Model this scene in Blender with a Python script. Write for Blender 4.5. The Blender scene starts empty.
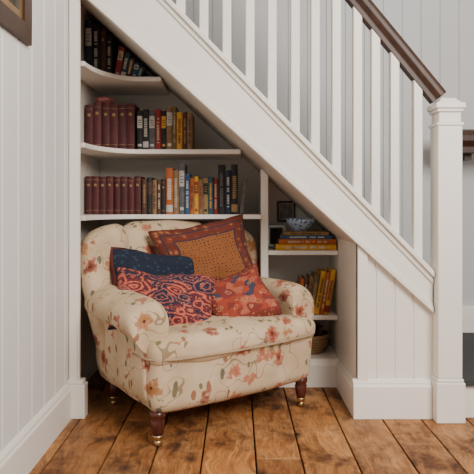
import bpy, bmesh, math, random
from mathutils import Vector, Matrix, noise
random.seed(7)
S = bpy.context.scene
COL = S.collection

# ------------------------------------------------------------------ materials
def newmat(name):
    m = bpy.data.materials.new(name); m.use_nodes = True
    nt = m.node_tree
    b = nt.nodes['Principled BSDF']
    return m, nt, b
def N(nt, t, **kw):
    n = nt.nodes.new(t)
    for k, v in kw.items():
        if k in n.inputs: n.inputs[k].default_value = v
        else: setattr(n, k, v)
    return n
def L(nt, a, b): nt.links.new(a, b)
def math_n(nt, op, a, b=None, c=None):
    n = nt.nodes.new('ShaderNodeMath'); n.operation = op
    for i, v in enumerate((a, b, c)):
        if v is None: continue
        if isinstance(v, (int, float)): n.inputs[i].default_value = v
        else: nt.links.new(v, n.inputs[i])
    return n.outputs[0]
def mix(nt, fac, a, b, blend='MIX'):
    n = nt.nodes.new('ShaderNodeMix'); n.data_type = 'RGBA'; n.blend_type = blend
    for s, v in ((0, fac), (6, a), (7, b)):
        if isinstance(v, (int, float)): n.inputs[s].default_value = v
        elif isinstance(v, tuple): n.inputs[s].default_value = (*v, 1) if len(v) == 3 else v
        else: nt.links.new(v, n.inputs[s])
    return n.outputs[2]
def ramp(nt, fac, stops, const=False):
    n = nt.nodes.new('ShaderNodeValToRGB'); r = n.color_ramp
    if const: r.interpolation = 'CONSTANT'
    while len(r.elements) < len(stops): r.elements.new(0.5)
    for e, (p, c) in zip(r.elements, stops):
        e.position = p; e.color = (*c, 1)
    nt.links.new(fac, n.inputs[0]); return n.outputs[0]
def bump(nt, b, h, strength=0.3, dist=0.01):
    n = N(nt, 'ShaderNodeBump'); n.inputs['Strength'].default_value = strength
    n.inputs['Distance'].default_value = dist
    nt.links.new(h, n.inputs['Height']); nt.links.new(n.outputs[0], b.inputs['Normal'])

def paint(name, col, rough=0.45):
    m, nt, b = newmat(name)
    tc = N(nt, 'ShaderNodeTexCoord')
    n1 = N(nt, 'ShaderNodeTexNoise', Scale=2.5, Detail=4.0); L(nt, tc.outputs['Object'], n1.inputs['Vector'])
    c = ramp(nt, n1.outputs[0], [(0.3, tuple(v*0.95 for v in col)), (0.7, col)])
    L(nt, c, b.inputs['Base Color']); b.inputs['Roughness'].default_value = rough
    n2 = N(nt, 'ShaderNodeTexNoise', Scale=60.0, Detail=3.0); L(nt, tc.outputs['Object'], n2.inputs['Vector'])
    bump(nt, b, n2.outputs[0], 0.08, 0.003)
    return m
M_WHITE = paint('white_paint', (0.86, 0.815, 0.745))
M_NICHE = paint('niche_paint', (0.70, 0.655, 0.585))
M_WALL = paint('panel_paint', (0.77, 0.755, 0.73), 0.5)
M_BACK = paint('stairwell_paint', (0.52, 0.525, 0.53), 0.55)

def simple(name, col, rough=0.5, metal=0.0, nscale=30, var=0.25):
    m, nt, b = newmat(name)
    tc = N(nt, 'ShaderNodeTexCoord')
    n1 = N(nt, 'ShaderNodeTexNoise', Scale=float(nscale), Detail=3.0); L(nt, tc.outputs['Object'], n1.inputs['Vector'])
    c = ramp(nt, n1.outputs[0], [(0.3, tuple(v*(1-var) for v in col)), (0.7, col)])
    L(nt, c, b.inputs['Base Color'])
    b.inputs['Roughness'].default_value = rough; b.inputs['Metallic'].default_value = metal
    return m
def wood(name, c1, c2, rough=0.35, axis_scale=(30, 30, 3)):
    m, nt, b = newmat(name)
    tc = N(nt, 'ShaderNodeTexCoord'); mp = N(nt, 'ShaderNodeMapping')
    mp.inputs['Scale'].default_value = axis_scale
    L(nt, tc.outputs['Object'], mp.inputs[0])
    n1 = N(nt, 'ShaderNodeTexNoise', Scale=1.5, Detail=6.0, Distortion=0.8); L(nt, mp.outputs[0], n1.inputs['Vector'])
    L(nt, ramp(nt, n1.outputs[0], [(0.3, c1), (0.7, c2)]), b.inputs['Base Color'])
    b.inputs['Roughness'].default_value = rough
    return m
M_DARKWOOD = wood('dark_walnut', (0.022, 0.008, 0.004), (0.062, 0.024, 0.011), 0.5)
M_LEG = wood('mahogany', (0.045, 0.009, 0.005), (0.11, 0.025, 0.013), 0.25)
M_BRASS = simple('brass', (0.75, 0.55, 0.30), 0.3, 1.0)
M_CARPET = simple('stair_runner', (0.06, 0.058, 0.06), 0.95, 0, 150, 0.5)

# floor
def floor_mat():
    m, nt, b = newmat('old_pine_boards')
    tc = N(nt, 'ShaderNodeTexCoord'); at = N(nt, 'ShaderNodeAttribute'); at.attribute_name = 'plank'
    sep = N(nt, 'ShaderNodeSeparateColor'); L(nt, at.outputs['Color'], sep.inputs[0])
    off = N(nt, 'ShaderNodeVectorMath'); off.operation = 'MULTIPLY_ADD'
    L(nt, at.outputs['Color'], off.inputs[0]); off.inputs[1].default_value = (13, 17, 5); L(nt, tc.outputs['Object'], off.inputs[2])
    mp = N(nt, 'ShaderNodeMapping'); mp.inputs['Scale'].default_value = (1.0, 0.13, 1.0)
    L(nt, off.outputs[0], mp.inputs[0])
    lw = N(nt, 'ShaderNodeTexNoise', Scale=5.0, Detail=2.0); L(nt, off.outputs[0], lw.inputs['Vector'])
    gm = N(nt, 'ShaderNodeVectorMath'); gm.operation = 'MULTIPLY_ADD'
    L(nt, lw.outputs['Color'], gm.inputs[0]); gm.inputs[1].default_value = (0.12, 0.02, 0); L(nt, mp.outputs[0], gm.inputs[2])
    g = N(nt, 'ShaderNodeTexNoise', Scale=30.0, Detail=7.0, Roughness=0.62, Distortion=0.8); L(nt, gm.outputs[0], g.inputs['Vector'])
    g2 = N(nt, 'ShaderNodeTexNoise', Scale=120.0, Detail=4.0); L(nt, gm.outputs[0], g2.inputs['Vector'])
    big = N(nt, 'ShaderNodeTexNoise', Scale=5.0, Detail=5.0, Roughness=0.7); L(nt, off.outputs[0], big.inputs['Vector'])
    worn = N(nt, 'ShaderNodeTexNoise', Scale=3.0, Detail=6.0, Roughness=0.75); L(nt, tc.outputs['Object'], worn.inputs['Vector'])
    c = ramp(nt, g.outputs[0], [(0.30, (0.10, 0.034, 0.010)), (0.46, (0.34, 0.138, 0.038)), (0.72, (0.56, 0.27, 0.092))])
    c = mix(nt, ramp(nt, worn.outputs[0], [(0.47, (0, 0, 0)), (0.68, (0.5,)*3)]), c, (0.58, 0.35, 0.17))
    c = mix(nt, ramp(nt, g2.outputs[0], [(0.45, (0, 0, 0)), (0.75, (0.7,)*3)]), c, (0.15, 0.055, 0.018))
    pl = ramp(nt, sep.outputs[0], [(0.0, (0.55, 0.48, 0.43)), (0.5, (0.90, 0.86, 0.82)), (1.0, (1.15, 1.12, 1.06))])
    c = mix(nt, 1.0, c, pl, 'MULTIPLY')
    stain = ramp(nt, big.outputs[0], [(0.36, (0.26, 0.20, 0.16)), (0.50, (0.95, 0.95, 0.95)), (0.70, (1.2, 1.18, 1.15))])
    c = mix(nt, 0.95, c, stain, 'MULTIPLY')
    mk = N(nt, 'ShaderNodeMapping'); mk.inputs['Scale'].default_value = (1.0, 0.6, 1.0); L(nt, off.outputs[0], mk.inputs[0])
    v = N(nt, 'ShaderNodeTexVoronoi', Scale=5.5); L(nt, mk.outputs[0], v.inputs['Vector'])
    sk = N(nt, 'ShaderNodeSeparateColor'); L(nt, v.outputs['Color'], sk.inputs[0])
    kd = math_n(nt, 'ADD', v.outputs['Distance'], math_n(nt, 'MULTIPLY', math_n(nt, 'SUBTRACT', g2.outputs[0], 0.5), 0.08))
    kn = math_n(nt, 'MULTIPLY', math_n(nt, 'GREATER_THAN', sk.outputs[1], 0.35), ramp(nt, kd, [(0.05, (1, 1, 1)), (0.18, (0, 0, 0))]))
    c = mix(nt, kn, c, (0.035, 0.012, 0.005))
    L(nt, c, b.inputs['Base Color'])
    L(nt, ramp(nt, big.outputs[0], [(0.3, (0.75,)*3), (0.7, (0.50,)*3)]), b.inputs['Roughness'])
    bump(nt, b, g.outputs[0], 0.45, 0.006)
    return m
M_FLOOR = floor_mat()

# upholstery
def floral():
    m, nt, b = newmat('floral_linen')
    tc = N(nt, 'ShaderNodeTexCoord')
    nz = N(nt, 'ShaderNodeTexNoise', Scale=9.0, Detail=2.0); L(nt, tc.outputs['Object'], nz.inputs['Vector'])
    w = N(nt, 'ShaderNodeVectorMath'); w.operation = 'MULTIPLY_ADD'
    L(nt, nz.outputs['Color'], w.inputs[0]); w.inputs[1].default_value = (0.03,)*3; L(nt, tc.outputs['Object'], w.inputs[2])
    hi = N(nt, 'ShaderNodeTexNoise', Scale=48.0, Detail=1.5); L(nt, tc.outputs['Object'], hi.inputs['Vector'])
    hj = math_n(nt, 'MULTIPLY', math_n(nt, 'SUBTRACT', hi.outputs[0], 0.5), 0.75)
    base = ramp(nt, nz.outputs[0], [(0.3, (0.50, 0.365, 0.225)), (0.7, (0.64, 0.49, 0.325))])
    st = N(nt, 'ShaderNodeTexNoise', Scale=8.0, Detail=1.0, Distortion=0.3); L(nt, tc.outputs['Object'], st.inputs['Vector'])
    d = math_n(nt, 'ABSOLUTE', math_n(nt, 'SUBTRACT', st.outputs[0], 0.5))
    c = mix(nt, math_n(nt, 'MULTIPLY', math_n(nt, 'LESS_THAN', d, 0.0055), 0.7), base, (0.19, 0.12, 0.05))
    mp = N(nt, 'ShaderNodeMapping'); mp.inputs['Scale'].default_value = (1, 1, 0.5); mp.inputs['Rotation'].default_value = (0.5, 0.6, 0.3)
    L(nt, w.outputs[0], mp.inputs[0])
    v2 = N(nt, 'ShaderNodeTexVoronoi', Scale=26.0); L(nt, mp.outputs[0], v2.inputs['Vector'])
    s2 = N(nt, 'ShaderNodeSeparateColor'); L(nt, v2.outputs['Color'], s2.inputs[0])
    near = math_n(nt, 'LESS_THAN', math_n(nt, 'ADD', d, math_n(nt, 'MULTIPLY', s2.outputs[2], 0.03)), 0.11)
    lf = math_n(nt, 'MULTIPLY', math_n(nt, 'LESS_THAN', v2.outputs['Distance'], 0.30), math_n(nt, 'MULTIPLY', near, math_n(nt, 'GREATER_THAN', s2.outputs[0], 0.35)))
    lc = ramp(nt, s2.outputs[1], [(0.0, (0.12, 0.115, 0.045)), (0.35, (0.26, 0.09, 0.035)), (0.60, (0.08, 0.09, 0.05)), (0.85, (0.22, 0.15, 0.06))], True)
    c = mix(nt, math_n(nt, 'MULTIPLY', lf, 0.85), c, lc)
    v = N(nt, 'ShaderNodeTexVoronoi', Scale=10.0); L(nt, w.outputs[0], v.inputs['Vector'])
    s = N(nt, 'ShaderNodeSeparateColor'); L(nt, v.outputs['Color'], s.inputs[0])
    dist = math_n(nt, 'ADD', v.outputs['Distance'], hj)
    on = math_n(nt, 'GREATER_THAN', s.outputs[0], 0.16)
    fl = math_n(nt, 'MULTIPLY', on, math_n(nt, 'LESS_THAN', dist, 0.33))
    fc = ramp(nt, s.outputs[1], [(0.0, (0.28, 0.04, 0.018)), (0.35, (0.40, 0.105, 0.05)), (0.6, (0.20, 0.035, 0.022)), (0.8, (0.34, 0.14, 0.035))], True)
    fc2 = mix(nt, ramp(nt, dist, [(0.14, (0, 0, 0)), (0.30, (0.7,)*3)]), fc, (0.52, 0.24, 0.14))
    c = mix(nt, math_n(nt, 'MULTIPLY', fl, 0.92), c, fc2)
    ce = math_n(nt, 'MULTIPLY', on, math_n(nt, 'LESS_THAN', v.outputs['Distance'], 0.08))
    c = mix(nt, ce, c, (0.12, 0.022, 0.01))
    L(nt, c, b.inputs['Base Color']); b.inputs['Roughness'].default_value = 0.9
    wv = N(nt, 'ShaderNodeTexNoise', Scale=350.0, Detail=1.0); L(nt, tc.outputs['Object'], wv.inputs['Vector'])
    bump(nt, b, wv.outputs[0], 0.25, 0.002)
    return m
M_FLORAL = floral()
M_PIPE = simple('cream_piping', (0.42, 0.30, 0.18), 0.85)

def uvnodes(nt):
    tc = N(nt, 'ShaderNodeTexCoord')
    sep = N(nt, 'ShaderNodeSeparateXYZ'); L(nt, tc.outputs['UV'], sep.inputs[0])
    return tc, sep
def cushion_mat(kind):
    m, nt, b = newmat('cushion_' + kind)
    tc, sep = uvnodes(nt)
    u, v = sep.outputs[0], sep.outputs[1]
    nz = N(nt, 'ShaderNodeTexNoise', Scale=7.0, Detail=3.0); L(nt, tc.outputs['UV'], nz.inputs['Vector'])
    w = N(nt, 'ShaderNodeVectorMath'); w.operation = 'MULTIPLY_ADD'
    L(nt, nz.outputs['Color'], w.inputs[0]); w.inputs[1].default_value = (0.12,)*3; L(nt, tc.outputs['UV'], w.inputs[2])
    edge = math_n(nt, 'MAXIMUM', math_n(nt, 'ABSOLUTE', math_n(nt, 'SUBTRACT', u, 0.5)), math_n(nt, 'ABSOLUTE', math_n(nt, 'SUBTRACT', v, 0.5)))
    if kind == 'paisley':
        vo = N(nt, 'ShaderNodeTexVoronoi', Scale=5.0); L(nt, w.outputs[0], vo.inputs['Vector'])
        rings = math_n(nt, 'SINE', math_n(nt, 'MULTIPLY', vo.outputs['Distance'], 26.0))
        so = N(nt, 'ShaderNodeSeparateColor'); L(nt, vo.outputs['Color'], so.inputs[0])
        fine = N(nt, 'ShaderNodeTexVoronoi', Scale=32.0); L(nt, w.outputs[0], fine.inputs['Vector'])
        c = ramp(nt, rings, [(0.0, (0.10, 0.015, 0.025)), (0.3, (0.40, 0.06, 0.03)), (0.8, (0.50, 0.12, 0.07))])
        dark = ramp(nt, rings, [(0.0, (0.015, 0.016, 0.04)), (0.5, (0.07, 0.022, 0.04)), (0.9, (0.34, 0.08, 0.06))])
        c = mix(nt, math_n(nt, 'GREATER_THAN', so.outputs[0], 0.55), c, dark)
        c = mix(nt, math_n(nt, 'MULTIPLY', math_n(nt, 'LESS_THAN', fine.outputs['Distance'], 0.22), 0.7), c, (0.50, 0.25, 0.15))
    elif kind == 'navy':
        fl = N(nt, 'ShaderNodeTexVoronoi', Scale=16.0); L(nt, w.outputs[0], fl.inputs['Vector'])
        c = ramp(nt, fl.outputs['Distance'], [(0.12, (0.022, 0.045, 0.085)), (0.4, (0.006, 0.012, 0.028))])
        c = mix(nt, math_n(nt, 'GREATER_THAN', edge, 0.47), c, (0.11, 0.02, 0.015))
    elif kind == 'rust':
        vo = N(nt, 'ShaderNodeTexVoronoi', Scale=26.0); vo.inputs['Randomness'].default_value = 0.25; L(nt, tc.outputs['UV'], vo.inputs['Vector'])
        c = ramp(nt, vo.outputs['Distance'], [(0.2, (0.06, 0.018, 0.008)), (0.35, (0.28, 0.10, 0.026)), (0.6, (0.20, 0.062, 0.018))])
        st = math_n(nt, 'GREATER_THAN', edge, 0.34)
        vb = N(nt, 'ShaderNodeTexVoronoi', Scale=14.0); L(nt, w.outputs[0], vb.inputs['Vector'])
        cb = ramp(nt, vb.outputs['Distance'], [(0.15, (0.34, 0.15, 0.05)), (0.25, (0.20, 0.045, 0.018)), (0.5, (0.12, 0.022, 0.012))])
        c = mix(nt, st, c, cb)
        for r0 in (0.34, 0.43):
            ln = math_n(nt, 'LESS_THAN', math_n(nt, 'ABSOLUTE', math_n(nt, 'SUBTRACT', edge, r0)), 0.008)
            c = mix(nt, ln, c, (0.035, 0.022, 0.035))
    else:
        vo = N(nt, 'ShaderNodeTexVoronoi', Scale=7.0); L(nt, w.outputs[0], vo.inputs['Vector'])
        so = N(nt, 'ShaderNodeSeparateColor'); L(nt, vo.outputs['Color'], so.inputs[0])
        c = ramp(nt, so.outputs[1], [(0, (0.30, 0.045, 0.02)), (0.4, (0.40, 0.10, 0.05)), (0.7, (0.20, 0.028, 0.022)), (0.9, (0.04, 0.04, 0.07))], True)
        r2 = math_n(nt, 'LESS_THAN', math_n(nt, 'ABSOLUTE', math_n(nt, 'SUBTRACT', vo.outputs['Distance'], 0.28)), 0.04)
        c = mix(nt, r2, c, (0.42, 0.19, 0.10))
        fine = N(nt, 'ShaderNodeTexVoronoi', Scale=34.0); L(nt, w.outputs[0], fine.inputs['Vector'])
        c = mix(nt, math_n(nt, 'MULTIPLY', math_n(nt, 'LESS_THAN', fine.outputs['Distance'], 0.25), 0.7), c, (0.10, 0.025, 0.035))
        st = math_n(nt, 'GREATER_THAN', edge, 0.40)
        vb = N(nt, 'ShaderNodeTexVoronoi', Scale=22.0); L(nt, tc.outputs['UV'], vb.inputs['Vector'])
        cb = ramp(nt, vb.outputs['Distance'], [(0.2, (0.40, 0.20, 0.09)), (0.3, (0.27, 0.055, 0.025)), (0.5, (0.18, 0.03, 0.02))])
        c = mix(nt, st, c, cb)
    L(nt, c, b.inputs['Base Color']); b.inputs['Roughness'].default_value = 0.92
    wv = N(nt, 'ShaderNodeTexNoise', Scale=160.0, Detail=2.0); L(nt, tc.outputs['UV'], wv.inputs['Vector'])
    bump(nt, b, wv.outputs[0], 0.4, 0.003)
    return m

# ------------------------------------------------------------------ mesh builder
class MB:
    def __init__(s): s.v = []; s.f = []; s.m = []; s.mats = []; s.uv = {}
    def mi(s, mat):
        if mat not in s.mats: s.mats.append(mat)
        return s.mats.index(mat)
    def add(s, vs, fs, mat, M=None):
        o = len(s.v); k = s.mi(mat)
        for p in vs:
            p = Vector(p)
            s.v.append(tuple(M @ p) if M else tuple(p))
        for f in fs: s.f.append(tuple(o+i for i in f)); s.m.append(k)
    def box(s, x0, x1, y0, y1, z0, z1, mat, M=None):
        vs = [(x0,y0,z0),(x1,y0,z0),(x1,y1,z0),(x0,y1,z0),(x0,y0,z1),(x1,y0,z1),(x1,y1,z1),(x0,y1,z1)]
        s.add(vs, [(3,2,1,0),(4,5,6,7),(0,1,5,4),(1,2,6,5),(2,3,7,6),(3,0,4,7)], mat, M)
    def prism_xz(s, pts, y0, y1, mat, M=None):
        n = len(pts)
        vs = [(x, y0, z) for x, z in pts] + [(x, y1, z) for x, z in pts]
        fs = [tuple(range(n)), tuple(range(2*n-1, n-1, -1))]
        fs += [(i, i+n, (i+1) % n+n, (i+1) % n) for i in range(n)]
        s.add(vs, fs, mat, M)
    def prism_xy(s, pts, z0, z1, mat, M=None):
        n = len(pts)
        vs = [(x, y, z0) for x, y in pts] + [(x, y, z1) for x, y in pts]
        fs = [tuple(range(n-1, -1, -1)), tuple(range(n, 2*n))]
        fs += [(i, (i+1) % n, (i+1) % n+n, i+n) for i in range(n)]
        s.add(vs, fs, mat, M)
    def lathe(s, prof, mat, M=None, seg=28):
        vs = []; fs = []; n = len(prof)
        for k in range(seg):
            a = 2*math.pi*k/seg
            for r, z in prof: vs.append((r*math.cos(a), r*math.sin(a), z))
        for k in range(seg):
            k2 = (k+1) % seg
            for i in range(n-1): fs.append((k*n+i, k2*n+i, k2*n+i+1, k*n+i+1))
        s.add(vs, fs, mat, M)
    def obj(s, name, parent=None, smooth=False, bevel=0, weld=True, subsurf=0, matrix=None):
        me = bpy.data.meshes.new(name); me.from_pydata(s.v, [], s.f)
        for m in s.mats: me.materials.append(m)
        me.polygons.foreach_set('material_index', s.m)
        bm = bmesh.new(); bm.from_mesh(me)
        if weld: bmesh.ops.remove_doubles(bm, verts=bm.verts, dist=1e-6)
        bmesh.ops.recalc_face_normals(bm, faces=bm.faces)
        bm.to_mesh(me); bm.free()
        ob = bpy.data.objects.new(name, me); COL.objects.link(ob)
        if parent: ob.parent = parent
        if matrix is not None: ob.matrix_world = matrix
        if smooth:
            for p in me.polygons: p.use_smooth = True
        if bevel:
            md = ob.modifiers.new('bevel', 'BEVEL'); md.width = bevel; md.segments = 2; md.limit_method = 'ANGLE'
        if subsurf:
            md = ob.modifiers.new('sub', 'SUBSURF'); md.levels = subsurf; md.render_levels = subsurf
        return ob
def empty(name, M=None):
    e = bpy.data.objects.new(name, None); COL.objects.link(e)
    e.empty_display_size = 0.1
    if M is not None: e.matrix_world = M
    return e

def rounded_box(cx, cy, cz, hx, hy, hz, r, n, deform, mat, name, parent=None):
    bm = bmesh.new(); idx = {}
    def vert(a, b, c):
        k = (a, b, c)
        if k in idx: return idx[k]
        p = Vector(((a/n*2-1)*hx, (b/n*2-1)*hy, (c/n*2-1)*hz))
        q = Vector((max(-(hx-r), min(hx-r, p.x)), max(-(hy-r), min(hy-r, p.y)), max(-(hz-r), min(hz-r, p.z))))
        d = p-q
        if d.length > 1e-9: p = q+d.normalized()*r
        v = bm.verts.new(deform(Vector((p.x+cx, p.y+cy, p.z+cz))))
        idx[k] = v; return v
    for i in range(n):
        for j in range(n):
            for w in (0, n):
                for perm in (0, 1, 2):
                    quad = [(i, j), (i+1, j), (i+1, j+1), (i, j+1)]
                    vs = []
                    for a, b in quad:
                        t = [(w, a, b), (a, w, b), (a, b, w)][perm]
                        vs.append(vert(*t))
                    bm.faces.new(vs)
    bmesh.ops.recalc_face_normals(bm, faces=bm.faces)
    me = bpy.data.meshes.new(name); bm.to_mesh(me); bm.free()
    me.materials.append(mat)
    for p in me.polygons: p.use_smooth = True
    ob = bpy.data.objects.new(name, me); COL.objects.link(ob)
    if parent: ob.parent = parent
    return ob

# ------------------------------------------------------------------ camera (level, lens shifted down)
CAMY, CAMZ, F = -2.6, 0.942, 585.0
cam = bpy.data.cameras.new('camera'); co = bpy.data.objects.new('camera', cam); COL.objects.link(co)
co.location = (0, CAMY, CAMZ); co.rotation_euler = (math.pi/2, 0, 0)
cam.sensor_width = 36; cam.lens = F/474*36; cam.shift_y = -32/474
S.camera = co
def X(px, y): return (px-237)*(y-CAMY)/F

# stair lines
def zlow(x): return 1.151-0.908*(x-0.111)
def ztop(x): return 1.400-1.03*(x-0.111)
XL, XI, XS = -0.75, -0.80, -0.70
XR = 0.534
YB = 0.81
YS = 0.435                            # upper shelf fronts
YU = 0.50                             # cubby fronts
XN = 0.865

# ------------------------------------------------------------------ floor
mb = MB(); cols = []
x = -0.86
random.seed(12)
while x < 2.6:
    w = random.choice([0.18, 0.215, 0.20, 0.17])
    y = -3.4 - random.random()*1.2
    while y < 0.95:
        ln = random.uniform(1.3, 2.8)
        y1 = min(y+ln, 0.98)
        rc = (random.random(), random.random(), random.random(), 1)
        if y1 > -3.4:
            mb.box(x+0.003, x+w-0.003, max(y, -3.4)+0.002, y1-0.002, -0.03, 0, M_FLOOR); cols.append(rc)
        y = y1
        if y1 >= 0.98: break
    x += w
fl = mb.obj('floor', bevel=0.003, weld=False)
at = fl.data.color_attributes.new('plank', 'FLOAT_COLOR', 'CORNER')
for p in fl.data.polygons:
    c = cols[p.vertices[0]//8]
    for li in p.loop_indices: at.data[li].color = c
M_GAP = simple('subfloor_dirt', (0.02, 0.013, 0.009), 0.9)
mb = MB(); mb.box(-0.86, 2.6, -3.4, 0.98, -0.06, -0.0305, M_GAP)
mb.obj('subfloor', parent=None)

# ------------------------------------------------------------------ walls
def tg_profile(a0, a1, pitch, depth=0.006, gw=0.005, start=0.0):
    pts = [(a0, 0)]; a = a0+start+pitch
    while a < a1-gw*2:
        pts += [(a-gw, 0), (a-gw*0.4, depth), (a+gw*0.4, depth), (a+gw, 0)]; a += pitch
    pts.append((a1, 0)); return pts
def tg_wall_x(name, x0, x1, yface, z0, ztopf, pitch, mat, thick=0.03, start=0, parent=None):
    prof = tg_profile(x0, x1, pitch, start=start); mb = MB(); n = len(prof)
    vs = []
    for a, d in prof: vs += [(a, yface+d, z0), (a, yface+d, ztopf(a)), (a, yface+thick, z0), (a, yface+thick, ztopf(a))]
    fs = []
    for i in range(n-1):
        o = i*4; q = o+4
        fs += [(o, q, q+1, o+1), (o+2, o+3, q+3, q+2), (o+1, q+1, q+3, o+3), (o, o+2, q+2, q)]
    fs += [(0, 1, 3, 2), ((n-1)*4, (n-1)*4+2, (n-1)*4+3, (n-1)*4+1)]
    mb.add(vs, fs, mat); return mb.obj(name, parent=parent)
prof = tg_profile(-3.4, 0.0, 0.135, start=-0.03, depth=0.008, gw=0.006); mb = MB(); n = len(prof); vs = []; fs = []
for a, d in prof: vs += [(XL-d, a, 0), (XL-d, a, 3.0), (XL-0.09, a, 0), (XL-0.09, a, 3.0)]
for i in range(n-1):
    o = i*4; q = o+4
    fs += [(o, q, q+1, o+1), (o+2, o+3, q+3, q+2), (o+1, q+1, q+3, o+3), (o, o+2, q+2, q)]
fs += [(0, 1, 3, 2), ((n-1)*4, (n-1)*4+2, (n-1)*4+3, (n-1)*4+1)]
mb.add(vs, fs, M_WALL); mb.obj('wall_left')
tg_wall_x('wall_stairwell', -0.84, 2.6, 0.95, 0, lambda a: 3.0, 0.115, M_BACK)
mb = MB(); mb.box(-0.9, 2.6, -3.4, 1.0, 3.0, 3.05, M_WALL); mb.obj('ceiling')
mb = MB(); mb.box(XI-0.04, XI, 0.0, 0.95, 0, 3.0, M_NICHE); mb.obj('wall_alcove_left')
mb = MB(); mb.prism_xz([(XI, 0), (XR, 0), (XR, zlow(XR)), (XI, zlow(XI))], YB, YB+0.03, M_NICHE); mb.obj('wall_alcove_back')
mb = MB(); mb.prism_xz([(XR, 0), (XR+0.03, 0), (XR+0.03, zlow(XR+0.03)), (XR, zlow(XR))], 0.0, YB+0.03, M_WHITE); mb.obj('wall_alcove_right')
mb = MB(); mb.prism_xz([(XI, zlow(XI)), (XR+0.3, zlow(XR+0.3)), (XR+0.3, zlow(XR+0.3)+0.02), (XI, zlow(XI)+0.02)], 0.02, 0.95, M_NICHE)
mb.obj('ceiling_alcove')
tg_wall_x('wall_stair_panel', XR, XN+0.01, 0.0, 0, lambda a: zlow(a)+0.05, 0.083, M_WHITE, 0.02)
mb = MB()
mb.prism_xz([(XR, 0), (XR+0.045, 0), (XR+0.045, zlow(XR+0.045)), (XR, zlow(XR))], -0.014, 0.0, M_WHITE)
mb.obj('trim_opening_right', bevel=0.003)
mb = MB()
mb.prism_xz([(XL, 0), (XS, 0), (XS, zlow(XS)+0.02), (XL, zlow(XL)+0.02)], 0.0, 0.022, M_WHITE)
mb.box(XL+0.006, XS-0.008, -0.008, 0.0, 0.16, zlow(XS), M_WHITE)
mb.obj('trim_opening_left', bevel=0.003)

# ------------------------------------------------------------------ staircase
stair = empty('staircase')
mb = MB()
def band(f0, o0, f1, o1, y0, y1, xa=XL, xb=XN, M=M_WHITE):
    mb.prism_xz([(xa, f0(xa)+o0), (xb, f0(xb)+o0), (xb, f1(xb)+o1), (xa, f1(xa)+o1)], y0, y1, M)
band(zlow, 0, ztop, 0, -0.018, 0.02)
band(zlow, 0.0, zlow, 0.028, -0.034, -0.018)
band(zlow, 0.028, zlow, 0.040, -0.025, -0.018)
band(ztop, -0.030, ztop, -0.0, -0.028, -0.018)
band(ztop, 0.0, ztop, 0.028, -0.044, 0.042)
mb.obj('string_board', parent=stair, bevel=0.004)
mb = MB()
def zrail(x): return 1.387-1.22*(x-0.92)
for px in (113, 136, 159, 181, 204, 227, 250, 272, 295, 315, 336, 357, 375, 394, 417):
    xc = (px-237)/225.0
    w = 0.0195
    z1 = min(zrail(xc)-0.02, 2.99)
    zz0, zz1 = (z1-1.22*w, z1+1.22*w) if z1 < 2.9 else (2.95, 2.95)
    mb.prism_xz([(xc-w, ztop(xc-w)+0.02), (xc+w, ztop(xc+w)+0.02), (xc+w, zz0), (xc-w, zz1)], -w, w, M_WHITE)
mb.obj('balusters', parent=stair, bevel=0.004)
def sweep(name, prof, p0, p1, mat, parent):
    mbx = MB(); d = (Vector(p1)-Vector(p0)); dn = d.normalized()
    side = Vector((0, 0, 1)).cross(dn).normalized(); up = dn.cross(side)
    n = len(prof); vs = [tuple(Vector(p0)+side*a+up*b) for a, b in prof]+[tuple(Vector(p1)+side*a+up*b) for a, b in prof]
    fs = [tuple(range(n)), tuple(range(2*n-1, n-1, -1))]+[(i, (i+1) % n, (i+1) % n+n, i+n) for i in range(n)]
    mbx.add(vs, fs, mat); return mbx.obj(name, parent=parent, bevel=0.003)
hp = [(-0.022, -0.040), (-0.022, -0.018), (-0.038, 0.0), (-0.038, 0.018), (-0.028, 0.034), (-0.010, 0.042), (0.010, 0.042), (0.028, 0.034), (0.038, 0.018), (0.038, 0.0), (0.022, -0.018), (0.022, -0.040)]
xa = -0.35
sweep('handrail', hp, (0.895, 0, zrail(0.895)), (xa, 0, zrail(xa)), M_DARKWOOD, stair)
mb = MB(); nx, ny, w = 0.922, -0.02, 0.053
def sq(h0, h1, ww, m=M_WHITE): mb.box(nx-ww, nx+ww, ny-ww, ny+ww, h0, h1, m)
sq(0, 0.175, w+0.010); sq(0.175, 0.19, w+0.005); sq(0.19, 1.29, w)
sq(1.285, 1.30, w+0.006); sq(1.30, 1.345, w-0.004); sq(1.345, 1.36, w+0.004); sq(1.36, 1.385, w+0.011)
vs = [(nx-w, ny-w, 1.385), (nx+w, ny-w, 1.385), (nx+w, ny+w, 1.385), (nx-w, ny+w, 1.385)]
t = 0.03; vs += [(nx-t, ny-t, 1.41), (nx+t, ny-t, 1.41), (nx+t, ny+t, 1.41), (nx-t, ny+t, 1.41)]
mb.add(vs, [(3,2,1,0),(4,5,6,7),(0,1,5,4),(1,2,6,5),(2,3,7,6),(3,0,4,7)], M_WHITE)
mb.obj('newel_post', parent=stair, bevel=0.005)
mb = MB()
mb.box(0.87, 1.6, 0.04, 0.94, 0, 0.145, M_WHITE)
mb.box(0.98, 1.6, -0.01, 0.04, 0, 0.145, M_WHITE)
mb.box(0.98, 1.62, -0.03, 0.94, 0.145, 0.172, M_CARPET)
mb.box(0.87, 0.98, 0.04, 0.94, 0.145, 0.172, M_CARPET)
xx = 0.87
while xx > -0.70:
    g = 0.10; x0 = max(xx-g, -0.79)
    zt = zlow(x0)+0.027
    mb.prism_xz([(x0, zlow(x0)+0.021), (xx, zlow(xx)+0.021), (xx, zt), (x0, zt)], 0.03, 0.94, M_CARPET)
    xx -= g
mb.obj('steps', parent=stair, bevel=0.003)
mb = MB()
mb.prism_xz([(0.95, 0.172), (1.6, 0.172), (1.6, 0.33), (1.15, 0.33), (0.0, zlow(0)+0.40), (0.0, zlow(0)+0.1)], 0.925, 0.95, M_WHITE)
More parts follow.
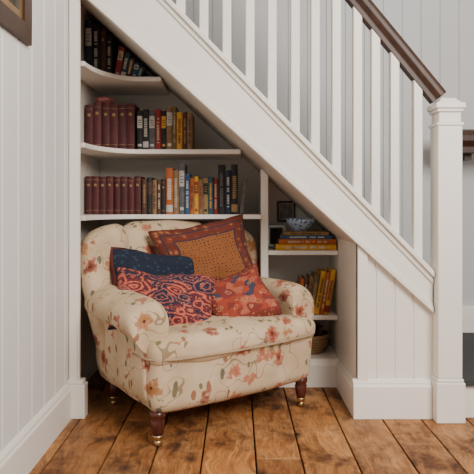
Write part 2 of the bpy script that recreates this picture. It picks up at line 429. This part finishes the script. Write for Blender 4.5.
mb.obj('skirting', parent=stair, bevel=0.003)
rail = empty('wall_handrail')
hp2 = [(a*1.6, b*1.65) for a, b in hp]
sweep('rail', hp2, (1.13, 0.72, 1.30), (2.3, 0.72, 1.30), M_DARKWOOD, rail)
mb = MB(); mb.box(1.30, 1.34, 0.74, 0.95, 1.2, 1.25, M_DARKWOOD); mb.box(2.0, 2.04, 0.74, 0.95, 1.2, 1.25, M_DARKWOOD); mb.obj('bracket', parent=rail)

# ------------------------------------------------------------------ baseboards
def bb_profile(t=0.02, h=0.16):
    return [(0, 0), (t, 0), (t, h-0.03), (t*0.7, h-0.022), (t*0.7, h-0.014), (t*0.3, h-0.004), (0, h)]
def baseboard(name, p0, p1, nrm, h=0.16, t=0.022):
    mb = MB(); pr = bb_profile(t, h); n = len(pr); nn = Vector(nrm)
    vs = [tuple(Vector((*p0, 0))+Vector((nn.x*a, nn.y*a, z))) for a, z in pr]+[tuple(Vector((*p1, 0))+Vector((nn.x*a, nn.y*a, z))) for a, z in pr]
    fs = [tuple(range(n)), tuple(range(2*n-1, n-1, -1))]+[(i, (i+1) % n, (i+1) % n+n, i+n) for i in range(n)]
    mb.add(vs, fs, M_WHITE); return mb.obj(name, bevel=0.002)
YT = 0.44   # toe board face of the cubby
baseboard('baseboard_left', (XL, -3.4), (XL, -0.028), (1, 0))
baseboard('baseboard_stair_panel', (XR-0.022, -0.0), (nx-0.064, -0.0), (0, -1), 0.172, 0.03)
baseboard('baseboard_alcove_right', (XR, 0.001), (XR, YT-0.024), (-1, 0), 0.15)
baseboard('baseboard_bookcase', (0.215, YT), (XR, YT), (0, -1), 0.145)
baseboard('baseboard_alcove_back', (XI, YB), (0.09, YB), (0, -1), 0.15)
mb = MB(); mb.box(XL, XS+0.03, -0.028, 0.030, 0, 0.15, M_WHITE); mb.box(XL, XS+0.022, -0.02, 0.026, 0.15, 0.168, M_WHITE)
mb.obj('trim_plinth_block', bevel=0.004)

# ------------------------------------------------------------------ built-in bookcase
Z1, Z2, Z3 = 1.605, 1.230, 0.893
ZA, ZB, ZC = 0.702, 0.360, 0.140
PX0, PX1 = 0.125, 0.165
case = empty('built_in_bookcase')
mb = MB()
def shelf_left(z, xr):
    pts = [(XI+0.002, YB-0.002), (XI+0.002, 0.09)]
    cx, cy = -0.50, 0.09
    for i in range(0, 13):
        pts.append((cx+(-0.2)*math.cos(i/12*math.pi/2), cy+(YS-0.015-cy)*math.sin(i/12*math.pi/2)))
    pts += [(xr, YS-0.015), (xr, YB-0.002)]
    mb.prism_xy(pts, z-0.024, z, M_WHITE)
def xlow(z): return 0.111-(z-1.151)/0.908
shelf_left(Z1, xlow(Z1)-0.005); shelf_left(Z2, xlow(Z2)-0.005); shelf_left(Z3, PX0)
mb.prism_xz([(PX0, 0), (PX1, 0), (PX1, zlow(PX1)-0.003), (PX0, zlow(PX0)-0.003)], YU-0.02, YB-0.002, M_WHITE)
for z in (ZA, ZB):
    mb.box(PX1, XR-0.002, YU-0.02, YB-0.002, z-0.024, z, M_WHITE)
mb.box(PX1, XR-0.002, YU, YB-0.002, 0, ZC, M_WHITE)
mb.box(0.215, XR-0.002, YT, YU, 0, ZC, M_WHITE)
mb.obj('shelves', parent=case, bevel=0.004)

# ------------------------------------------------------------------ books
BC = {}
def bmat(name):
    C = dict(maroon=(0.065,0.006,0.009), maroon2=(0.085,0.009,0.011), black=(0.010,0.010,0.012), navy=(0.012,0.022,0.055), blue=(0.022,0.085,0.19),
             teal=(0.015,0.08,0.11), red=(0.27,0.020,0.014), orange=(0.46,0.11,0.02), yellow=(0.68,0.35,0.035), cream=(0.50,0.42,0.29),
             brown=(0.08,0.032,0.016), tan=(0.25,0.14,0.065), green=(0.04,0.08,0.05), grey=(0.11,0.11,0.12), olive=(0.15,0.11,0.04),
             white=(0.56,0.54,0.49), gold=(0.32,0.20,0.07), page=(0.56,0.47,0.34), sky=(0.12,0.26,0.40), pink=(0.5,0.14,0.14))
    if name not in BC:
        BC[name] = simple('book_'+name, C[name], 0.65 if name != 'page' else 0.9, 0, 40, 0.35)
    return BC[name]
def arc(mb, w, b, z0, z1, off, mat, M, x0=0, x1=None, y1=0.012):
    x1 = w if x1 is None else x1
    pts = []
    for i in range(7):
        t = x0+(x1-x0)*i/6
        u = (t/w*2-1)
        pts.append((t, -b*(1-u*u)-off))
    pts += [(x1, y1), (x0, y1)]
    mb.prism_xy(pts, z0, z1, mat, M)
def book(mb, M, w, h, d, col, lab='gold', style=0):
    c = bmat(col); l = bmat(lab); b = min(0.006, w*0.18)
    arc(mb, w, b, 0, h, 0, c, M, y1=0.004)
    mb.box(0, 0.0022, 0.003, d, 0, h, c, M); mb.box(w-0.0022, w, 0.003, d, 0, h, c, M)
    mb.box(0.0022, w-0.0022, 0.004, d-0.004, 0.003, h-0.003, bmat('page'), M)
    e = 0.0008
    if style == 0:
        for fz in (0.10, 0.90):
            arc(mb, w, b, h*fz, h*fz+0.0018, e, l, M, w*0.06, w*0.94, 0.003)
        arc(mb, w, b, h*0.74, h*0.80, e, l, M, w*0.32, w*0.68, 0.0)
    elif style == 1:
        z = h*0.16
        while z < h*0.82:
            s = random.uniform(0.004, 0.008)
            if random.random() < 0.85: arc(mb, w, b, z, z+s, e, l, M, w*0.3, w*0.7, 0.0)
            z += s+0.0025
    elif style == 2:
        arc(mb, w, b, h*0.55, h*0.86, e, l, M, w*0.06, w*0.94, 0.0)
        for q in (0.62, 0.68, 0.74): arc(mb, w, b, h*q, h*q+0.004, e*2, c, M, w*0.25, w*0.75, 0.0)
        arc(mb, w, b, h*0.08, h*0.14, e, l, M, w*0.2, w*0.8, 0.0)
    elif style == 3:
        arc(mb, w, b, h*0.05, h*0.2, e, l, M, w*0.02, w*0.98, 0.003)
        z = h*0.32
        while z < h*0.75:
            s = random.uniform(0.005, 0.009); arc(mb, w, b, z, z+s, e, l, M, w*0.22, w*0.78, 0.0); z += s+0.003
def row(name, z, yf, items, x0, dep=0.15, ceil=None):
    mb = MB(); x = x0
    for it in items:
        w, h, c, l, st = it[:5]; lean = it[5] if len(it) > 5 else 0
        if c is None: x += w; continue
        h += random.uniform(-0.006, 0.004)
        a = math.radians(lean)
        if ceil: h = min(h, ceil(x+w+abs(h*math.sin(a)))-z-0.012)
        if h < 0.04: break
        ex = h*math.sin(abs(a))
        px = x+(0 if lean >= 0 else ex)
        zz = z+0.0006+(w*math.sin(a) if lean > 0 else 0)
        M = Matrix.Translation((px, yf+random.uniform(0, 0.014), zz))@Matrix.Rotation(a, 4, 'Y')
        book(mb, M, w, h, dep, c, l, st)
        x += w/math.cos(a)+0.0012
    return mb.obj(name, weld=False)
YBK = YS+0.0
random.seed(3)
it = [(0.035,0.30,'navy','white',2),(0.04,0.31,'black','white',1),(0.03,0.285,'brown','gold',0),(0.032,0.25,'black','cream',1),(0.010,0,None,0,0),(0.030,0.20,'red','cream',2,10),
      (0.026,0.19,'teal','white',3,12),(0.028,0.18,'brown','cream',1,13),(0.026,0.17,'blue','white',2,14),(0.024,0.165,'teal','cream',1,15),(0.026,0.16,'blue','white',3,16),(0.024,0.12,'navy','white',1,16),
      (0.010,0,None,0,0),(0.022,0.10,'brown','gold',1),(0.02,0.08,'blue','white',1)]
row('books', Z1, YBK, it, -0.79, ceil=zlow)
it = [(0.042,0.238,'maroon','gold',0),(0.042,0.24,'maroon2','gold',0),(0.042,0.238,'maroon','gold',0),(0.042,0.236,'maroon2','gold',0),(0.042,0.238,'maroon','gold',0),(0.042,0.237,'maroon2','gold',0),
      (0.010,0,None,0,0),(0.030,0.205,'black','white',2),(0.030,0.215,'black','white',3),(0.032,0.205,'grey','white',2),(0.030,0.212,'red','cream',1),(0.026,0.205,'black','yellow',2),
      (0.032,0.222,'tan','white',2),(0.018,0.225,'olive','cream',1),(0.030,0.20,'yellow','red',1),(0.024,0.195,'brown','gold',1),(0.026,0.19,'tan','brown',1)]
row('books', Z2, YBK, it, -0.79, ceil=zlow)
it = [(0.036,0.198,'maroon','gold',0),(0.036,0.2,'maroon2','gold',0),(0.036,0.198,'maroon','gold',0),(0.036,0.2,'maroon2','gold',0),(0.034,0.197,'maroon','gold',0),(0.036,0.199,'maroon','gold',0),(0.034,0.197,'maroon2','gold',0),(0.034,0.197,'maroon','gold',0),
      (0.004,0,None,0,0),(0.026,0.185,'brown','gold',1),(0.026,0.19,'black','brown',2),(0.022,0.175,'tan','brown',1),(0.022,0.185,'brown','cream',1),(0.022,0.18,'black','gold',0),
      (0.036,0.24,'orange','white',3),(0.030,0.235,'tan','cream',1),(0.030,0.262,'grey','white',2),(0.026,0.215,'blue','white',1),(0.020,0.19,'orange','black',1),(0.022,0.195,'yellow','red',2),(0.022,0.18,'tan','red',1),(0.026,0.19,'gold','black',2),(0.024,0.2,'teal','yellow',1),
      (0.024,0.185,'red','cream',1),(0.036,0.255,'black','grey',1),(0.030,0.235,'navy','white',1),(0.034,0.258,'black','gold',3),(0.008,0,None,0,0),(0.020,0.19,'grey','tan',1,7)]
row('books', Z3, YBK, it, -0.79)
mb = MB(); z = ZA+0.001; random.seed(5)
stack = [(0.32,0.030,'yellow','white',1,0.205),(0.30,0.027,'orange','cream',1,0.222),(0.27,0.020,'blue','white',1,0.235),(0.24,0.018,'gold','brown',1,0.245)]
for ln, th, c, l, st, xs in stack:
    M = Matrix.Translation((xs, YU-0.008+random.uniform(0, 0.006), z+th))@Matrix.Rotation(math.pi/2, 4, 'Y')
    book(mb, M, th, ln, 0.15, c, l, st); z += th+0.0008
mb.obj('books', weld=False); ZST = z
it = [(0.020,0.19,'orange','white',1,8),(0.022,0.2,'brown','cream',1,8),(0.022,0.20,'tan','brown',1,9),(0.026,0.21,'olive','gold',3,9),(0.028,0.235,'yellow','brown',1,10),(0.020,0.225,'orange','white',1,10),(0.026,0.235,'yellow','red',3,10)]
row('books', ZB, YU-0.005, it, 0.312)

M_TERRA = simple('terracotta', (0.42, 0.15, 0.06), 0.8)
M_WICK = wood('wicker', (0.14, 0.07, 0.03), (0.38, 0.22, 0.10), 0.8, (60, 60, 200))
def bowl_mat():
    m, nt, b = newmat('blue_glaze')
    tc = N(nt, 'ShaderNodeTexCoord'); v = N(nt, 'ShaderNodeTexVoronoi', Scale=55.0); L(nt, tc.outputs['Object'], v.inputs['Vector'])
    L(nt, ramp(nt, v.outputs['Distance'], [(0.25, (0.02, 0.08, 0.28)), (0.42, (0.40, 0.52, 0.68))]), b.inputs['Base Color'])
    b.inputs['Roughness'].default_value = 0.15; return m
mb = MB()
mb.lathe([(0.0, 0), (0.036, 0), (0.036, 0.008), (0.058, 0.022), (0.076, 0.045), (0.083, 0.068), (0.080, 0.069), (0.072, 0.046), (0.05, 0.026), (0.0, 0.014)], bowl_mat(), Matrix.Translation((0.345, YU+0.082, ZST)), 32)
mb.obj('ceramic_bowl', smooth=True)
def picture(name, M, w, h, fw, fm, inner):
    mb = MB()
    o = fw
    for a in ((-w/2, w/2, h/2-o, h/2), (-w/2, w/2, -h/2, -h/2+o), (-w/2, -w/2+o, -h/2+o, h/2-o), (w/2-o, w/2, -h/2+o, h/2-o)):
        mb.box(a[0], a[1], -0.018, 0, a[2], a[3], fm, M)
    mb.box(-w/2+o*0.9, w/2-o*0.9, -0.008, -0.001, -h/2+o*0.9, h/2-o*0.9, inner[0], M)
    mb.box(-w/2+o*1.5, w/2-o*1.5, -0.0095, -0.008, -h/2+o*1.5, h/2-o*1.5, inner[1], M)
    return mb.obj(name, bevel=0.0015)
M_MAT = simple('picture_mount', (0.6, 0.54, 0.42), 0.8)
M_ART = simple('landscape_print', (0.10, 0.085, 0.06), 0.8, 0, 25, 0.8)
M_ART2 = simple('portrait_print', (0.35, 0.30, 0.26), 0.6, 0, 30, 0.7)
M_GOLD = simple('gilt', (0.26, 0.15, 0.06), 0.4, 0.5)
picture('small_picture_frame', Matrix.Translation((X(286, YB), YB-0.001, 0.905)), 0.105, 0.12, 0.010, M_DARKWOOD, (M_MAT, M_ART2))
Mx = Matrix.Translation((0.225, YU+0.24, ZA+0.062))@Matrix.Rotation(-0.14, 4, 'X')
picture('tabletop_picture_frame', Mx, 0.10, 0.12, 0.010, simple('silver_frame', (0.55, 0.53, 0.5), 0.3, 0.7), (M_MAT, M_ART))
Mw = Matrix.Translation((XL, -0.77, 1.74))@Matrix.Rotation(math.pi/2, 4, 'Z')
picture('framed_picture', Mw, 0.52, 0.46, 0.065, M_DARKWOOD, (M_GOLD, M_ART))
mb = MB(); pr = [(0.0, 0.0), (0.045, 0.0)]
for i in range(15): pr.append((0.047+0.018*i/14+(0.003 if i % 2 else 0), 0.004+i*0.0095))
pr += [(0.058, 0.137), (0.045, 0.01), (0, 0.008)]
mb.lathe(pr, M_TERRA, Matrix.Translation((0.242, YU+0.09, ZB+0.001)), 28)
mb.obj('woven_pot', smooth=True)
mb = MB(); pr = [(0.0, 0.0), (0.10, 0.0)]
for i in range(13): pr.append((0.100+0.025*i/12+(0.005 if i % 2 else 0), 0.004+i*0.0075))
pr += [(0.118, 0.100), (0.095, 0.01), (0, 0.008)]
Mb = Matrix.Translation((0.385, YU+0.13, ZC+0.001))
mb.lathe(pr, M_WICK, Mb, 32)
for k in range(2):
    vs = []; fs = []; nn = 18
    for i in range(nn+1):
        a = math.pi*i/nn
        for j in range(6):
            q = 2*math.pi*j/6; rr = 0.120+0.006*math.cos(q)
            vs.append((rr*math.cos(a), (0.006*math.sin(q))+(k-0.5)*0.012, 0.085+rr*0.6*math.sin(a)))
    for i in range(nn):
        for j in range(6): fs.append((i*6+j, i*6+(j+1) % 6, (i+1)*6+(j+1) % 6, (i+1)*6+j))
    mb.add(vs, fs, M_WICK, Mb)
for k in range(4):
    Mk = Mb@Matrix.Translation((-0.07+0.035*k, -0.04, 0.02))@Matrix.Rotation(0.15*(k-1.5), 4, 'Y')
    mb.box(0, 0.02, 0, 0.12, 0, 0.12, bmat(['green', 'tan', 'cream', 'brown'][k]), Mk)
mb.obj('wicker_basket', smooth=False)
mb = MB(); zt = Z2+0.2435
mb.lathe([(0, 0), (0.035, 0), (0.045, 0.012), (0.05, 0.03), (0.046, 0.034), (0.0, 0.036)], simple('painted_tin', (0.5, 0.14, 0.14), 0.4, 0, 70, 0.8), Matrix.Translation((-0.70, YBK+0.07, zt)), 24)
mb.obj('trinket_tin', smooth=True)

# ------------------------------------------------------------------ armchair
TH = math.radians(36.5)
CH = Matrix.Translation((-0.004, -0.088, 0))@Matrix.Rotation(TH, 4, 'Z')@Matrix.Diagonal((1.04, 1.0, 1.0, 1.0))
chair = empty('armchair', CH)
def nz3(p, s, a): return noise.noise(p*s)*a
def d_base(p):
    t = (p.y+0.05)/0.66
    p.x *= 1-0.09*max(0, t)
    if p.y < 0.1: p.y -= 0.035*math.cos(min(1, abs(p.x)/0.42)*math.pi/2)*(0.1-p.y)/0.16
    k = (0.38-p.z)/0.26; p.x *= 1-0.02*k; p.y += 0.015*k*(1 if p.y < 0.1 else 0)
    p += Vector((nz3(p, 7, 0.008), nz3(p+Vector((3,1,2)), 7, 0.006), 0)); return p
rounded_box(0, 0.275, 0.255, 0.412, 0.33, 0.13, 0.05, 28, d_base, M_FLORAL, 'base', chair)
def d_seat(p):
    fx = max(0, 1-(p.x/0.42)**2)
    if p.y < 0.12: p.y -= 0.042*math.cos(min(1, abs(p.x)/0.42)*math.pi/2)*(0.12-p.y)/0.2
    if p.z > 0.38:
        fy = max(0, 1-((p.y-0.18)/0.34)**2)
        p.z += 0.032*fx*fy
    if p.y > 0.03: p.x *= 1-0.20*min(1, (p.y-0.03)/0.03)
    p += Vector((0, nz3(p, 9, 0.008), nz3(p+Vector((5, 2, 1)), 8, 0.013))); return p
rounded_box(0, 0.205, 0.370, 0.412, 0.272, 0.054, 0.048, 36, d_seat, M_FLORAL, 'seat', chair)
BW = 0.475
def d_back(p):
    h = (p.z-0.25)/0.61; ax = abs(p.x)/BW
    if p.y < 0.55:
        p.y -= 0.035*max(0, 1-ax**2)*max(0, math.sin(max(0, min(1, h))*math.pi))
        p.y += 0.030*math.exp(-((abs(p.x)-0.225)/0.022)**2)*min(1, max(0, h*1.5))
    p.y += 0.075*h
    p.y -= 0.11*ax**2.2
    p.x *= 0.86+0.14*min(1, max(0, h*1.6))
    p.z -= max(0, h)*0.075*ax**4
    p.z -= 0.020*math.exp(-((abs(p.x)-0.225)/0.03)**2)*max(0, h)
    p += Vector((nz3(p, 6, 0.006), nz3(p+Vector((4, 4, 4)), 8, 0.010), nz3(p+Vector((9, 1, 4)), 5, 0.006))); return p
rounded_box(0, 0.55, 0.557, BW, 0.075, 0.305, 0.07, 46, d_back, M_FLORAL, 'backrest', chair)
def arm(name, xc, sgn, bul):
    sec = [(-0.045, 0.15), (-0.050, 0.26), (-0.048, 0.37), (-0.055, 0.435), (-0.055-bul*0.75, 0.455), (-0.055-bul, 0.495), (-0.05-bul*0.85, 0.545), (-0.03-bul*0.4, 0.578),
           (0.0, 0.588), (0.035, 0.573), (0.058, 0.535), (0.058, 0.49), (0.045, 0.43), (0.045, 0.31), (0.045, 0.15)]
    st = [(0.020, 0.47, 0.50), (0.010, 0.515, 0.80), (0.014, 0.54, 0.93), (0.035, 0.562, 1.0), (0.07, 0.575, 1), (0.13, 0.580, 1), (0.22, 0.582, 1), (0.32, 0.584, 1), (0.42, 0.59, 1.0), (0.52, 0.60, 0.97), (0.57, 0.585, 0.75)]
    vs = []; fs = []; n = len(sec)
    for y, H, sc in st:
        for x, z in sec:
            zz = 0.15+(z-0.15)*(H-0.15)/(0.588-0.15)
            zc = 0.34
            zz = zc+(zz-zc)*(0.5+0.5*sc) if sc < 1 else zz
            inward = 0.05*max(0, (y-0.1))/0.4*(1 if sgn < 0 else 0.4)
            vs.append((xc+sgn*(x*sc+inward), y-(0.022 if z > 0.45 and y < 0.1 else 0), zz))
    for k in range(len(st)-1):
        for i in range(n): fs.append((k*n+i, k*n+(i+1) % n, (k+1)*n+(i+1) % n, (k+1)*n+i))
    fs += [tuple(range(n)), tuple(range(len(st)*n-1, (len(st)-1)*n-1, -1))]
    mb = MB(); mb.add(vs, fs, M_FLORAL); return mb.obj(name, parent=chair, smooth=True, subsurf=2)
arm('arm_1', -0.372, 1, 0.062)
arm('arm_2', 0.362, -1, 0.035)
def tube(name, pts, r, mat, parent):
    cu = bpy.data.curves.new(name, 'CURVE'); cu.dimensions = '3D'; cu.bevel_depth = r; cu.bevel_resolution = 3
    sp = cu.splines.new('NURBS'); sp.points.add(len(pts)-1); sp.use_endpoint_u = True; sp.order_u = 3
    for q, p in zip(sp.points, pts): q.co = (*p, 1)
    ob = bpy.data.objects.new(name, cu); COL.objects.link(ob); cu.materials.append(mat); ob.parent = parent; return ob
def front_pts(z, off=0.0):
    pts = [(-0.410-off, 0.10, z), (-0.412-off, 0.02, z), (-0.404-off, -0.038, z), (-0.36, -0.066-off, z)]
    for i in range(1, 12):
        x = -0.36+0.72*i/12; pts.append((x, -0.066-off-0.035*math.cos(abs(x)/0.42*math.pi/2), z))
    pts += [(0.36, -0.066-off, z), (0.404+off, -0.038, z), (0.412+off, 0.02, z), (0.410+off, 0.10, z)]
    return pts
tube('piping_seat', front_pts(0.350, 0.011), 0.0045, M_PIPE, chair)
def leg(name, x, y):
    mb = MB(); M = Matrix.Translation((x, y, 0))
    mb.lathe([(0, 0.140), (0.029, 0.140), (0.030, 0.118), (0.023, 0.108), (0.028, 0.100), (0.023, 0.06), (0.018, 0.04), (0, 0.04)], M_LEG, M, 20)
    mb.lathe([(0, 0.045), (0.019, 0.045), (0.020, 0.04), (0.016, 0.026), (0.012, 0.022), (0, 0.022)], M_BRASS, M, 20)
    mb.lathe([(0, -0.014), (0.010, -0.014), (0.0135, -0.009), (0.0135, 0.009), (0.010, 0.014), (0, 0.014)], M_BRASS, M@Matrix.Translation((0, 0, 0.0135))@Matrix.Rotation(math.pi/2, 4, 'X'), 18)
    return mb.obj(name, parent=chair, smooth=True)
leg('leg_1', -0.365, 0.0); leg('leg_2', 0.362, 0.0); leg('leg_3', -0.31, 0.54); leg('leg_4', 0.31, 0.54)

# ------------------------------------------------------------------ cushions
def cushion(name, mat, w, h, t, loc, yaw, tilt, roll, seed, dent=0.0):
    n = 34; mb = bmesh.new(); uvl = mb.loops.layers.uv.new('UVMap'); off = Vector((seed*3.1, seed, 0))
    def P(u, v, side):
        a, b = u*2-1, v*2-1
        pin = 1-0.06*(1-b*b) ; pin2 = 1-0.06*(1-a*a)
        x = a*w/2*pin; z = b*h/2*pin2
        th = ((1-a**4)*(1-b**4))**0.5*t/2
        p = Vector((x, side*th, z))
        if dent: p.z -= dent*math.exp(-(a/0.35)**2)*max(0, b)**2
        q = p*6+off
        p += Vector((noise.noise(q)*0.016, noise.noise(q+Vector((7, 7, 7)))*0.030*(1 if th > 0.002 else 0.4), noise.noise(q+Vector((2, 9, 1)))*0.016))
        q = p*15+off; p.y += side*noise.noise(q)*0.012
        return p
    for side in (-1, 1):
        g = [[mb.verts.new(P(i/n, j/n, side)) for j in range(n+1)] for i in range(n+1)]
        for i in range(n):
            for j in range(n):
                f = mb.faces.new((g[i][j], g[i+1][j], g[i+1][j+1], g[i][j+1])); f.smooth = True
                for lp, (a, b) in zip(f.loops, ((i, j), (i+1, j), (i+1, j+1), (i, j+1))): lp[uvl].uv = (a/n, b/n)
    bmesh.ops.remove_doubles(mb, verts=mb.verts, dist=0.0006)
    bmesh.ops.recalc_face_normals(mb, faces=mb.faces)
    me = bpy.data.meshes.new(name); mb.to_mesh(me); mb.free(); me.materials.append(mat)
    ob = bpy.data.objects.new(name, me); COL.objects.link(ob)
    ob.matrix_world = Matrix.Translation(loc)@Matrix.Rotation(yaw, 4, 'Z')@Matrix.Rotation(tilt, 4, 'X')@Matrix.Rotation(roll, 4, 'Y')
    return ob
R = math.radians
cushion('throw_cushion', cushion_mat('rust'), 0.50, 0.44, 0.14, (-0.140, 0.250, 0.645), R(24), R(-18), R(-9), 1)
cushion('throw_cushion', cushion_mat('navy'), 0.43, 0.31, 0.12, (-0.375, 0.095, 0.585), R(24), R(-24), R(7), 4)
cushion('throw_cushion', cushion_mat('paisley'), 0.45, 0.31, 0.14, (-0.320, -0.035, 0.515), R(18), R(-38), R(11), 2, 0.02)
cushion('throw_cushion', cushion_mat('coral'), 0.31, 0.28, 0.12, (0.010, 0.065, 0.515), R(14), R(-38), R(-16), 3)

# ------------------------------------------------------------------ lights
def area(name, loc, tgt, size, power, col):
    l = bpy.data.lights.new(name, 'AREA'); l.size = size; l.energy = power; l.color = col
    o = bpy.data.objects.new(name, l); COL.objects.link(o); o.location = loc
    o.rotation_euler = (Vector(tgt)-Vector(loc)).to_track_quat('-Z', 'Y').to_euler(); return o
area('window_light', (1.5, -2.7, 2.35), (-0.1, 0.2, 0.7), 1.3, 132, (1.0, 0.945, 0.87))
area('stairwell_light', (0.9, 0.45, 2.95), (0.9, 0.6, 0.5), 0.8, 5, (0.95, 0.97, 1.0))  # weak cool area lamp under the solid ceiling, aimed down the stairwell
wd = bpy.data.worlds.new('world'); S.world = wd; wd.use_nodes = True
bg = wd.node_tree.nodes['Background']; bg.inputs[0].default_value = (1.0, 0.98, 0.97, 1); bg.inputs[1].default_value = 0.45
